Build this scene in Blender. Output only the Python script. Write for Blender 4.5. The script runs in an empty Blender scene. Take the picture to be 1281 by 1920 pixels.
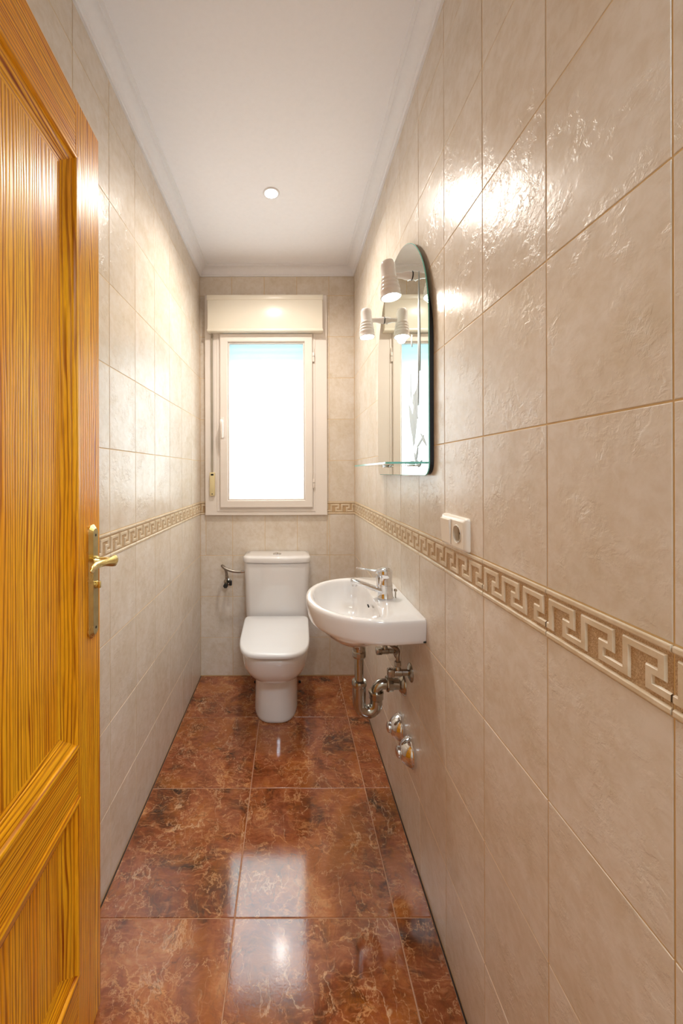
import bpy, bmesh, math, random
from math import pi, sin, cos, radians, sqrt, atan2
from mathutils import Vector, Matrix

random.seed(7)
scn = bpy.context.scene
COL = scn.collection

# ------------------------------------------------------------------ camera
F_PX = 728.0
cd = bpy.data.cameras.new('camera')
cam = bpy.data.objects.new('camera', cd); COL.objects.link(cam)
cd.sensor_fit = 'VERTICAL'; cd.sensor_height = 36.0; cd.sensor_width = 24.0
cd.lens = F_PX / 1920 * 36.0
cd.shift_x = (640.5 - 543.5) / 1920
cd.shift_y = -(960 - 886) / 1920
cd.clip_start = 0.01
cam.matrix_world = Matrix.Translation((0, 0, 1.26)) @ Matrix.Rotation(pi/2, 4, 'X') @ Matrix.Rotation(radians(-0.17), 4, 'Z')
scn.camera = cam

# ------------------------------------------------------------------ world, lights, exposure
wd = bpy.data.worlds.new('sky'); scn.world = wd; wd.use_nodes = True
bg = wd.node_tree.nodes['Background']
bg.inputs[0].default_value = (0.80, 0.93, 1.0, 1); bg.inputs[1].default_value = 4.3
scn.view_settings.view_transform = 'Standard'
scn.view_settings.look = 'None'
scn.view_settings.gamma = 1.0
scn.view_settings.use_curve_mapping = False
scn.view_settings.exposure = 0.54

def add_light(name, kind, loc, power, color, direction=(0, 0, -1), **kw):
    ld = bpy.data.lights.new(name, kind); ld.energy = power; ld.color = color
    for k, v in kw.items(): setattr(ld, k, v)
    o = bpy.data.objects.new(name, ld); COL.objects.link(o)
    o.location = loc
    o.rotation_euler = Vector(direction).to_track_quat('-Z', 'Y').to_euler()
    return o
CEIL_W, HALL_FILL_W, SPOT_W = 31.0, 22.5, 2.6
WARM = (1.0, 0.93, 0.84)
add_light('ceiling_lamp_light', 'SPOT', (-0.08, 1.757, 2.500), CEIL_W, WARM, spot_size=radians(160), spot_blend=0.9, shadow_soft_size=0.035)
add_light('hallway_fill_light', 'AREA', (0.33, -0.65, 2.42), HALL_FILL_W, (0.72, 0.87, 1.0), shape='DISK', size=0.5)  # added fill lamp, unseen behind the camera; brightens right wall and door face

# room dimensions (metres)
XL, XR, YB, YF = -0.555, 0.402, 2.407, 0.20
ZCOR, ZC = 2.474, 2.525
XC = 0.5*(XL+XR)

# ------------------------------------------------------------------ node material helpers
def srgb(r, g, b):
    def f(c):
        c /= 255.0
        return c/12.92 if c <= 0.04045 else ((c+0.055)/1.055)**2.4
    return (f(r), f(g), f(b), 1)

class NM:
    def __init__(self, name):
        self.m = bpy.data.materials.new(name); self.m.use_nodes = True
        self.t = self.m.node_tree; self.n = self.t.nodes; self.b = self.n['Principled BSDF']
        self.out = self.n['Material Output']
    def node(self, typ, **kw):
        n = self.n.new(typ)
        for k, v in kw.items():
            if k.startswith('_'): setattr(n, k[1:], v)
            else: n.inputs[k.replace('__', ' ')].default_value = v
        return n
    def link(self, a, b): self.t.links.new(a, b)
    def coords(self, scale=(1, 1, 1), jitter=0.0):
        tc = self.n.new('ShaderNodeTexCoord'); mp = self.n.new('ShaderNodeMapping')
        mp.inputs['Scale'].default_value = scale
        src = tc.outputs['Object']
        if jitter:
            oi = self.n.new('ShaderNodeObjectInfo'); mul = self.n.new('ShaderNodeVectorMath'); mul.operation = 'MULTIPLY_ADD'
            cmb = self.n.new('ShaderNodeCombineXYZ')
            for k in range(3):
                mm = self.n.new('ShaderNodeMath'); mm.operation = 'MULTIPLY'; mm.inputs[1].default_value = (jitter, jitter*1.7, jitter*0.6)[k]
                self.link(oi.outputs['Random'], mm.inputs[0]); self.link(mm.outputs[0], cmb.inputs[k])
            ad = self.n.new('ShaderNodeVectorMath'); ad.operation = 'ADD'
            self.link(src, ad.inputs[0]); self.link(cmb.outputs[0], ad.inputs[1]); src = ad.outputs[0]
        self.link(src, mp.inputs['Vector'])
        return mp.outputs[0]
    def noise(self, vec, scale, detail=4, rough=0.5, dist=0.0):
        n = self.node('ShaderNodeTexNoise', Scale=scale, Detail=detail, Roughness=rough, Distortion=dist)
        self.link(vec, n.inputs['Vector']); return n.outputs['Fac']
    def ramp(self, fac, stops):
        r = self.n.new('ShaderNodeValToRGB'); e = r.color_ramp.elements
        while len(e) < len(stops): e.new(0.5)
        for k, (p, c) in enumerate(stops):
            e[k].position = p; e[k].color = c
        self.link(fac, r.inputs[0]); return r.outputs[0]
    def mix(self, fac, a, b, mode='MIX'):
        m = self.n.new('ShaderNodeMix'); m.data_type = 'RGBA'; m.blend_type = mode
        for sock, v in ((m.inputs[0], fac), (m.inputs[6], a), (m.inputs[7], b)):
            if hasattr(v, 'is_linked') or hasattr(v, 'links'): self.link(v, sock)
            else: sock.default_value = v
        return m.outputs[2]
    def math(self, op, a, b=0.0):
        m = self.n.new('ShaderNodeMath'); m.operation = op
        for sock, v in ((m.inputs[0], a), (m.inputs[1], b)):
            if hasattr(v, 'links'): self.link(v, sock)
            else: sock.default_value = v
        return m.outputs[0]
    def bump(self, height, strength, dist):
        b = self.node('ShaderNodeBump', Strength=strength, Distance=dist)
        self.link(height, b.inputs['Height']); self.link(b.outputs[0], self.b.inputs['Normal'])

def plain(name, col, rough=0.5, metal=0.0, coat=0.0, noise_amt=0.0, spec=0.5):
    k = NM(name)
    k.b.inputs['Roughness'].default_value = rough
    k.b.inputs['Metallic'].default_value = metal
    k.b.inputs['Coat Weight'].default_value = coat
    k.b.inputs['Specular IOR Level'].default_value = spec
    v = k.coords()
    n = k.noise(v, 9.0, 3)
    a = max(noise_amt, 0.02)
    dark = tuple(c*(1-a) for c in col[:3]) + (1,)
    k.link(k.ramp(n, [(0.3, dark), (0.7, col)]), k.b.inputs['Base Color'])
    return k.m

def tile_material():
    k = NM('cream_glazed_tile')
    v = k.coords(jitter=37.0)
    big = k.noise(v, 7.0, 5, 0.55, 0.6)
    fine = k.noise(v, 42.0, 6, 0.62, 0.5)
    base = k.ramp(big, [(0.28, srgb(210, 192, 166)), (0.5, srgb(222, 207, 189)), (0.72, srgb(229, 218, 206))])
    veil = k.ramp(fine, [(0.35, srgb(216, 201, 184)), (0.6, srgb(236, 229, 223))])
    c = k.mix(0.35, base, veil)
    oi = k.n.new('ShaderNodeObjectInfo')
    tone = k.ramp(oi.outputs['Random'], [(0.0, (0.955, 0.95, 0.94, 1)), (1.0, (1, 1, 1, 1))])
    k.link(k.mix(1.0, c, tone, 'MULTIPLY'), k.b.inputs['Base Color'])
    k.b.inputs['Roughness'].default_value = 0.27
    k.b.inputs['Specular IOR Level'].default_value = 0.34
    # shallow slate-like relief: patches of small flakes on smooth ground
    wv = k.n.new('ShaderNodeVectorMath'); wv.operation = 'MULTIPLY_ADD'
    nn = k.node('ShaderNodeTexNoise', Scale=16.0, Detail=3.0)
    k.link(v, nn.inputs['Vector'])
    k.link(nn.outputs['Color'], wv.inputs[0]); wv.inputs[1].default_value = (0.03, 0.03, 0.03); k.link(v, wv.inputs[2])
    flake = k.noise(wv.outputs[0], 60.0, 5, 0.6, 0.3)
    fl = k.ramp(flake, [(0.42, (0, 0, 0, 1)), (0.56, (1, 1, 1, 1))])
    mask = k.ramp(k.noise(v, 13.0, 4, 0.6), [(0.46, (0.06, 0.06, 0.06, 1)), (0.64, (1, 1, 1, 1))])
    h = k.math('MULTIPLY', fl, mask)
    h2 = k.math('ADD', h, k.math('MULTIPLY', big, 1.6))
    k.bump(h2, 0.6, 0.0008)
    return k.m

def border_material():
    k = NM('cream_relief_border_tile')
    v = k.coords(jitter=20.0)
    a = k.noise(v, 30.0, 5, 0.6)
    k.link(k.ramp(a, [(0.3, srgb(208, 186, 154)), (0.7, srgb(230, 214, 190))]), k.b.inputs['Base Color'])
    k.b.inputs['Roughness'].default_value = 0.34
    k.bump(k.noise(v, 900.0, 3, 0.6), 0.25, 0.0004)
    return k.m

def border_ground_material():
    k = NM('sandy_relief_ground')
    v = k.coords(jitter=20.0)
    a = k.noise(v, 700.0, 3, 0.7)
    k.link(k.ramp(a, [(0.35, srgb(164, 128, 88)), (0.65, srgb(216, 188, 150))]), k.b.inputs['Base Color'])
    k.b.inputs['Roughness'].default_value = 0.6
    k.bump(a, 0.8, 0.0006)
    return k.m

def marble_material():
    k = NM('rust_marble_tile')
    v = k.coords(jitter=53.0)
    # warp coordinates
    nn = k.node('ShaderNodeTexNoise', Scale=3.2, Detail=5.0, Roughness=0.6)
    k.link(v, nn.inputs['Vector'])
    wv = k.n.new('ShaderNodeVectorMath'); wv.operation = 'MULTIPLY_ADD'
    k.link(nn.outputs['Color'], wv.inputs[0]); wv.inputs[1].default_value = (0.13, 0.13, 0.13); k.link(v, wv.inputs[2])
    w = wv.outputs[0]
    big = k.noise(w, 6.5, 9, 0.68, 0.5)
    col = k.ramp(big, [(0.30, srgb(44, 24, 14)), (0.39, srgb(92, 46, 20)), (0.46, srgb(132, 66, 30)),
                       (0.53, srgb(148, 78, 44)), (0.62, srgb(176, 104, 56)), (0.74, srgb(212, 156, 104))])
    och = k.ramp(k.noise(w, 7.0, 7, 0.65, 0.5), [(0.48, (0, 0, 0, 1)), (0.62, (1, 1, 1, 1))])
    col = k.mix(k.math('MULTIPLY', och, 0.6), col, srgb(166, 94, 30))
    mp = k.n.new('ShaderNodeMapping'); mp.inputs['Scale'].default_value = (1.0, 1.0, 5.0); mp.inputs['Rotation'].default_value = (0, 0.75, 0)
    k.link(w, mp.inputs['Vector'])
    st = k.noise(mp.outputs[0], 22.0, 8, 0.68, 0.4)
    col = k.mix(k.math('MULTIPLY', k.ramp(st, [(0.52, (0, 0, 0, 1)), (0.72, (1, 1, 1, 1))]), 0.6), col, srgb(206, 134, 84))
    col = k.mix(k.math('MULTIPLY', k.ramp(st, [(0.30, (1, 1, 1, 1)), (0.46, (0, 0, 0, 1))]), 0.5), col, srgb(96, 46, 24))
    gry = k.ramp(k.noise(w, 17.0, 8, 0.72, 0.4), [(0.60, (0, 0, 0, 1)), (0.74, (1, 1, 1, 1))])
    col = k.mix(k.math('MULTIPLY', gry, 0.6), col, srgb(84, 62, 46))
    def vein(scale, width, det, rough, sc=(1, 1, 1)):
        mp = k.n.new('ShaderNodeMapping'); mp.inputs['Scale'].default_value = sc; mp.inputs['Rotation'].default_value = (0, 0.7*sc[0], 0)
        k.link(w, mp.inputs['Vector'])
        n = k.noise(mp.outputs[0], scale, det, rough, 0.3)
        d = k.math('ABSOLUTE', k.math('SUBTRACT', n, 0.5))
        return k.ramp(d, [(0.0, (1, 1, 1, 1)), (width*0.35, (0.7, 0.7, 0.7, 1)), (width, (0, 0, 0, 1))])
    m1 = k.ramp(k.noise(v, 8.0, 4), [(0.42, (0, 0, 0, 1)), (0.60, (1, 1, 1, 1))])
    m2 = k.ramp(k.noise(w, 13.0, 4), [(0.40, (0, 0, 0, 1)), (0.60, (1, 1, 1, 1))])
    v1 = k.math('MULTIPLY', vein(4.4, 0.0055, 7, 0.56, (1.0, 1.0, 0.5)), m1)
    v2 = k.math('MULTIPLY', vein(8.5, 0.012, 7, 0.56, (0.5, 1.0, 1.2)), m2)
    v3 = k.math('MULTIPLY', vein(5.6, 0.009, 7, 0.58), m2)
    v4 = k.math('MULTIPLY', vein(15.0, 0.012, 7, 0.58, (1.3, 1.0, 0.5)), m1)
    v5 = k.math('MULTIPLY', vein(11.0, 0.008, 8, 0.6, (0.9, 1.0, 0.7)), 0.8)
    col = k.mix(v5, col, srgb(214, 158, 108))
    col = k.mix(k.math('MULTIPLY', v4, 0.5), col, srgb(206, 138, 84))
    col = k.mix(k.math('MULTIPLY', v2, 0.8), col, srgb(216, 152, 96))
    col = k.mix(k.math('MULTIPLY', v3, 0.6), col, srgb(62, 44, 32))
    col = k.mix(k.math('MULTIPLY', v1, 0.7), col, srgb(232, 188, 142))
    k.link(col, k.b.inputs['Base Color'])
    k.b.inputs['Roughness'].default_value = 0.075
    k.b.inputs['Specular IOR Level'].default_value = 0.95
    k.bump(k.noise(v, 210.0, 2, 0.5), 0.2, 0.0003)
    return k.m

def wood_material(name, vertical=True):
    k = NM(name)
    # door parts lie in local x (width), z (height)
    s = (1, 1, 0.06) if vertical else (0.06, 1, 1)
    v = k.coords(scale=s, jitter=3.0)
    nn = k.noise(v, 9.0, 4, 0.6)
    tc2 = k.n.new('ShaderNodeVectorMath'); tc2.operation = 'MULTIPLY_ADD'
    cx = k.n.new('ShaderNodeCombineXYZ'); k.link(nn, cx.inputs[0 if vertical else 2])
    k.link(cx.outputs[0], tc2.inputs[0]); tc2.inputs[1].default_value = (0.075,)*3; k.link(v, tc2.inputs[2])
    wv = k.node('ShaderNodeTexWave', Scale=40.0, Distortion=3.2, Detail=2.5, **{'_wave_type': 'BANDS', '_bands_direction': 'X' if vertical else 'Z'})
    wv.inputs['Detail Scale'].default_value = 1.5
    k.link(tc2.outputs[0], wv.inputs['Vector'])
    lines = wv.outputs['Fac']
    tone = k.noise(v, 26.0, 4, 0.6)
    base = k.ramp(tone, [(0.3, srgb(236, 152, 12)), (0.7, srgb(252, 188, 36))])
    wide = k.noise(v, 60.0, 3, 0.6)
    dk = k.math('MULTIPLY', k.ramp(lines, [(0.0, (1, 1, 1, 1)), (0.55, (0, 0, 0, 1))]), k.ramp(wide, [(0.35, (0.45, 0.45, 0.45, 1)), (0.65, (1, 1, 1, 1))]))
    col = k.mix(dk, base, srgb(150, 64, 5))
    fin = k.ramp(k.noise(v, 420.0, 2, 0.5), [(0.4, (0.86, 0.84, 0.8, 1)), (0.6, (1, 1, 1, 1))])
    k.link(k.mix(1.0, col, fin, 'MULTIPLY'), k.b.inputs['Base Color'])
    k.b.inputs['Roughness'].default_value = 0.35
    k.b.inputs['Specular IOR Level'].default_value = 0.16
    k.b.inputs['Coat Weight'].default_value = 0.08
    k.b.inputs['Coat Roughness'].default_value = 0.22
    k.bump(lines, 0.4, 0.0006)
    k.link(k.b.inputs['Normal'].links[0].from_socket, k.b.inputs['Coat Normal'])
    return k.m

def paint_material(name, col, rough=0.6):
    k = NM(name)
    v = k.coords()
    n = k.noise(v, 60.0, 4)
    dark = tuple(c*0.97 for c in col[:3]) + (1,)
    k.link(k.ramp(n, [(0.3, dark), (0.7, col)]), k.b.inputs['Base Color'])
    k.b.inputs['Roughness'].default_value = rough
    k.bump(n, 0.06, 0.0005)
    return k.m

def metal_material(name, col, rough):
    k = NM(name)
    v = k.coords()
    n = k.noise(v, 40.0, 4)
    k.link(k.ramp(n, [(0.3, tuple(c*0.86 for c in col[:3])+(1,)), (0.7, col)]), k.b.inputs['Base Color'])
    k.b.inputs['Metallic'].default_value = 1.0
    r = k.ramp(n, [(0.3, (rough*1.5,)*3+(1,)), (0.7, (rough,)*3+(1,))])
    k.link(r, k.b.inputs['Roughness'])
    return k.m

def emit_material(name, col, strength):
    k = NM(name)
    k.b.inputs['Base Color'].default_value = (0.9, 0.9, 0.9, 1)
    k.b.inputs['Emission Color'].default_value = col
    k.b.inputs['Emission Strength'].default_value = strength
    return k.m

def frosted_material():
    m = bpy.data.materials.new('frosted_window_glass'); m.use_nodes = True
    t = m.node_tree; n = t.nodes; n.remove(n['Principled BSDF'])
    tr = n.new('ShaderNodeBsdfTranslucent'); tr.inputs[0].default_value = (0.93, 0.97, 0.98, 1)
    gl = n.new('ShaderNodeBsdfGlossy'); gl.inputs['Roughness'].default_value = 0.12
    fr = n.new('ShaderNodeFresnel'); fr.inputs[0].default_value = 1.5
    mx = n.new('ShaderNodeMixShader')
    t.links.new(fr.outputs[0], mx.inputs[0]); t.links.new(tr.outputs[0], mx.inputs[1]); t.links.new(gl.outputs[0], mx.inputs[2])
    t.links.new(mx.outputs[0], n['Material Output'].inputs[0])
    return m

def clear_glass_material(name, tint):
    m = bpy.data.materials.new(name); m.use_nodes = True
    b = m.node_tree.nodes['Principled BSDF']
    b.inputs['Base Color'].default_value = tint
    b.inputs['Transmission Weight'].default_value = 1.0
    b.inputs['Roughness'].default_value = 0.02
    b.inputs['IOR'].default_value = 1.5
    return m

M_TILE = tile_material(); M_BORD = border_material(); M_BGND = border_ground_material()
M_MARB = marble_material()
M_WOODV = wood_material('honey_pine_vertical', True); M_WOODH = wood_material('honey_pine_horizontal', False)
M_GROUT = paint_material('cream_grout', srgb(222, 190, 138), 0.7)
M_FGROUT = paint_material('pinkish_floor_grout', srgb(196, 146, 112), 0.7)
M_DARKJ = plain('dark_joint', srgb(52, 38, 28), 0.8)
M_CEIL = paint_material('white_ceiling_paint', srgb(250, 249, 254), 0.75)
M_CORN = paint_material('white_cornice_plaster', srgb(240, 238, 241), 0.55)
M_HALL = paint_material('off_white_hall_paint', srgb(236, 226, 210), 0.8)
M_FRAME = plain('white_lacquered_aluminium', srgb(238, 228, 220), 0.22, coat=0.3)
M_BOX = plain('cream_shutter_box', srgb(240, 232, 216), 0.28)
M_CREAM = plain('cream_plastic', srgb(226, 208, 160), 0.4)
M_CER = plain('white_ceramic', srgb(232, 226, 222), 0.07, coat=0.5)
M_SEAT = plain('white_seat_plastic', srgb(232, 230, 230), 0.22)
M_CHROME = metal_material('polished_chrome', (0.82, 0.83, 0.86, 1), 0.06)
M_DCHROME = metal_material('aged_chrome', (0.46, 0.43, 0.38, 1), 0.14)
M_BLACKM = plain('black_rubber', srgb(24, 24, 24), 0.5)
M_HOSE = metal_material('braided_steel_hose', (0.36, 0.31, 0.26, 1), 0.35)
M_BRASS = metal_material('antique_brass', (0.82, 0.66, 0.28, 1), 0.2)
M_BRASSG = metal_material('dull_brass_face', (0.50, 0.42, 0.22, 1), 0.34)
M_DHOLE = plain('dark_hole', srgb(20, 16, 12), 0.7)
M_MIRROR = metal_material('mirror_silver', (0.86, 0.90, 0.86, 1), 0.0)
for e in M_MIRROR.node_tree.nodes:
    if e.type == 'VALTORGB':
        for el in e.color_ramp.elements:
            el.color = (0.84, 0.88, 0.83, 1) if el.color[0] > 0.5 else (0, 0, 0, 1)
M_GLEDGE = plain('green_glass_edge', srgb(120, 206, 196), 0.1)
M_BOARD = plain('dark_mirror_backing', srgb(24, 32, 40), 0.35)
M_ETCH = plain('etched_frosting', srgb(196, 208, 214), 0.5)
M_SGLASS = clear_glass_material('shelf_glass', (0.86, 0.97, 0.94, 1))
M_LAMPW = plain('glossy_white_lamp_plastic', srgb(250, 242, 238), 0.14, coat=0.5)
M_SWITCH = plain('white_switch_plastic', srgb(240, 230, 216), 0.25)
M_SOCK = plain('socket_well_plastic', srgb(176, 164, 146), 0.35)
M_GLOW = emit_material('lamp_glow', (1.0, 0.93, 0.84, 1), 14.0)
M_CGLOW = emit_material('downlight_glow', (1.0, 0.97, 0.92, 1), 12.0)
M_STRAP = plain('grey_woven_strap', srgb(166, 156, 140), 0.8, noise_amt=0.2)
M_SLAT = plain('pale_roller_slat', srgb(190, 214, 222), 0.5)
M_FROST = frosted_material()
_sl = M_SLAT.node_tree; _t = _sl.nodes.new('ShaderNodeBsdfTranslucent'); _t.inputs[0].default_value = (0.78, 0.92, 0.97, 1)
_mx = _sl.nodes.new('ShaderNodeMixShader'); _mx.inputs[0].default_value = 0.5
_sl.links.new(_sl.nodes['Principled BSDF'].outputs[0], _mx.inputs[1]); _sl.links.new(_t.outputs[0], _mx.inputs[2])
_sl.links.new(_mx.outputs[0], _sl.nodes['Material Output'].inputs[0])

# ------------------------------------------------------------------ object helpers
def props(o, label=None, cat=None, group=None, kind=None):
    if label: o['label'] = label
    if cat: o['category'] = cat
    if group: o['group'] = group
    if kind: o['kind'] = kind
    return o

def obj(name, mesh, mat=None, parent=None, loc=None, smooth=False, autosmooth=None):
    if isinstance(mesh, bmesh.types.BMesh):
        me = bpy.data.meshes.new(name)
        bmesh.ops.recalc_face_normals(mesh, faces=mesh.faces[:])
        mesh.to_mesh(me); mesh.free(); mesh = me
    o = bpy.data.objects.new(name, mesh); COL.objects.link(o)
    if mat is not None and not mesh.materials:
        for m in (mat if isinstance(mat, (list, tuple)) else [mat]): mesh.materials.append(m)
    if smooth or autosmooth:
        for p in mesh.polygons: p.use_smooth = True
        ang = radians(autosmooth or 40)
        mesh.set_sharp_from_angle(angle=ang)
    if parent is not None: o.parent = parent
    if loc is not None: o.location = loc
    return o

def empty(name, loc=(0, 0, 0), label=None, cat=None, group=None, kind=None):
    o = bpy.data.objects.new(name, None); COL.objects.link(o)
    o.location = loc; o.empty_display_size = 0.05
    return props(o, label, cat, group, kind)

def box_bm(bm, x0, x1, y0, y1, z0, z1, bev=0.0, seg=2):
    vs = [bm.verts.new(p) for p in ((x0, y0, z0), (x1, y0, z0), (x1, y1, z0), (x0, y1, z0), (x0, y0, z1), (x1, y0, z1), (x1, y1, z1), (x0, y1, z1))]
    fs = [bm.faces.new([vs[i] for i in f]) for f in ((0, 3, 2, 1), (4, 5, 6, 7), (0, 1, 5, 4), (1, 2, 6, 5), (2, 3, 7, 6), (3, 0, 4, 7))]
    if bev > 0:
        es = {e for f in fs for e in f.edges}
        bmesh.ops.bevel(bm, geom=list(es), offset=bev, segments=seg, affect='EDGES', profile=0.5)
    return bm

def box(x0, x1, y0, y1, z0, z1, bev=0.0, seg=2):
    return box_bm(bmesh.new(), x0, x1, y0, y1, z0, z1, bev, seg)

def loft(rings, cap0=True, cap1=True, bm=None, closed=True):
    bm = bm or bmesh.new()
    R = [[bm.verts.new(p) for p in r] for r in rings]
    n = len(R[0])
    for a, b in zip(R[:-1], R[1:]):
        for i in range(n if closed else n-1):
            j = (i+1) % n
            try: bm.faces.new((a[i], a[j], b[j], b[i]))
            except ValueError: pass
    if cap0: bm.faces.new(list(reversed(R[0])))
    if cap1: bm.faces.new(R[-1])
    return bm

def lathe(profile, axis='Z', n=32, center=(0, 0, 0), bm=None, cap=True):
    """profile: list of (r, h) ; axis direction of h."""
    C = Vector(center); rings = []
    for r, h in profile:
        ring = []
        for i in range(n):
            a = 2*pi*i/n
            u, v = max(r, 1e-5)*cos(a), max(r, 1e-5)*sin(a)
            p = {'Z': (u, v, h), 'X': (h, u, v), 'Y': (u, h, v)}[axis]
            ring.append(C + Vector(p))
        rings.append(ring)
    return loft(rings, cap, cap, bm)

def tube(path, r, n=12, bm=None, smooth_path=0, cap=True):
    P = [Vector(p) for p in path]
    if smooth_path:
        Q = []
        for i in range(len(P)-1):
            p0 = P[max(i-1, 0)]; p1 = P[i]; p2 = P[i+1]; p3 = P[min(i+2, len(P)-1)]
            for k in range(smooth_path):
                t = k/smooth_path
                Q.append(0.5*((2*p1)+(p2-p0)*t+(2*p0-5*p1+4*p2-p3)*t*t+(3*p1-p0-3*p2+p3)*t**3))
        Q.append(P[-1])
        if isinstance(r, (list, tuple)):
            rr = []
            for i in range(len(P)-1):
                for k in range(smooth_path):
                    t = k/smooth_path; rr.append(r[i]*(1-t)+r[i+1]*t)
            rr.append(r[-1]); r = rr
        P = Q
    rings = []; up = None
    for i, p in enumerate(P):
        d = (P[min(i+1, len(P)-1)]-P[max(i-1, 0)]).normalized()
        if up is None:
            up = Vector((0, 0, 1)) if abs(d.z) < 0.9 else Vector((0, 1, 0))
        s = d.cross(up).normalized(); up = s.cross(d).normalized()
        rad = r[i] if isinstance(r, (list, tuple)) else r
        rings.append([p + s*rad*cos(2*pi*k/n) + up*rad*sin(2*pi*k/n) for k in range(n)])
    return loft(rings, cap, cap, bm)

def hexnut(center, r, h0, h1, axis, bm=None):
    return lathe([(r*0.9, h0), (r, h0+0.0012), (r, h1-0.0012), (r*0.9, h1)], axis, 6, center, bm)

# ------------------------------------------------------------------ room shell
def struct(name, bm, mat, label, parent=None):
    o = obj(name, bm, mat, parent)
    if parent is None: props(o, label, kind='structure')
    return o

TT = 0.0035       # tile body (bedded 2.5 mm into the grout)
JG = 0.0011       # half joint
YH = -1.45        # hallway end
floor = struct('floor', box(-1.2, 1.2, YH, YB+0.12, -0.06, -0.0016), M_FGROUT, 'glossy rust-brown marbled floor of large square tiles')
ceiling = struct('ceiling', box(XL-0.1, XR+0.1, YF-0.1, YB+0.1, ZC, ZC+0.06), M_CEIL, 'smooth white ceiling of the narrow bathroom')
wall_l = struct('wall_left', box(XL-0.13, XL-0.0009, YF-0.1, YB+0.1, 0, ZC), M_GROUT, 'left wall of cream glazed tiles with a Greek key border')
wall_r = struct('wall_right', box(XR+0.0009, XR+0.13, YF-0.1, YB+0.1, 0, ZC), M_GROUT, 'right wall of cream glazed tiles with a Greek key border')
# back wall around the window opening
WX0, WX1, WZ0, WZ1 = -0.455, 0.165, 1.02, 2.14
bb = bmesh.new()
y0, y1 = YB+0.0009, YB+0.22
box_bm(bb, XL-0.1, WX0, y0, y1, 0, ZC); box_bm(bb, WX1, XR+0.1, y0, y1, 0, ZC)
box_bm(bb, WX0, WX1, y0, y1, 0, WZ0); box_bm(bb, WX0, WX1, y0, y1, WZ1, ZC)
wall_b = struct('wall_back', bb, M_GROUT, 'back wall of cream glazed tiles around the window')
# front wall: lintel and jamb of the doorway the camera stands in
bb = bmesh.new()
box_bm(bb, XL-0.1, -0.455, 0.08, YF-0.1+0.1, 0, ZC)
box_bm(bb, -0.455, XR+0.1, 0.08, YF, 2.06, ZC)
wall_f = struct('wall_front', bb, M_HALL, 'plain wall around the doorway')
# hallway behind the camera
bb = bmesh.new()
box_bm(bb, -1.25, -1.2, YH, 0.08, 0, 2.5); box_bm(bb, 1.2, 1.25, YH, 0.08, 0, 2.5)
box_bm(bb, -1.25, 1.25, YH-0.05, YH, 0, 2.5)
box_bm(bb, -1.25, XL-0.1, 0.08, 0.13, 0, 2.5); box_bm(bb, XR+0.1, 1.25, 0.08, 0.13, 0, 2.5)
box_bm(bb, -1.25, 1.25, YH-0.05, 0.08, 2.5, 2.55)
hall = struct('wall_hallway', bb, M_HALL, 'plain painted walls and ceiling of the hallway behind the doorway')

# tile meshes -----------------------------------------------------
tile_cache = {}
def tile_mesh(w, h, mat, kind, thick=TT, bev=0.0009):
    """tile in local (u = x, v = z), front face looks to -y at y=0"""
    key = (round(w, 4), round(h, 4), kind)
    if key in tile_cache: return tile_cache[key]
    bm = bmesh.new(); a, b = w/2, h/2
    def rect(i, y): return [bm.verts.new((sx*(a-i), y, sz*(b-i))) for sx, sz in ((-1, -1), (1, -1), (1, 1), (-1, 1))]
    r0 = rect(0, thick); r1 = rect(0, bev); r2 = rect(bev*0.35, bev*0.3); r3 = rect(bev*1.1, 0)
    for p, q in ((r0, r1), (r1, r2), (r2, r3)):
        for i in range(4):
            j = (i+1) % 4; bm.faces.new((p[i], p[j], q[j], q[i]))
    bm.faces.new(r3); bm.faces.new(list(reversed(r0)))
    bmesh.ops.recalc_face_normals(bm, faces=bm.faces[:])
    me = bpy.data.meshes.new('tile'); bm.to_mesh(me); bm.free(); me.materials.append(mat)
    tile_cache[key] = me
    return me

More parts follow.
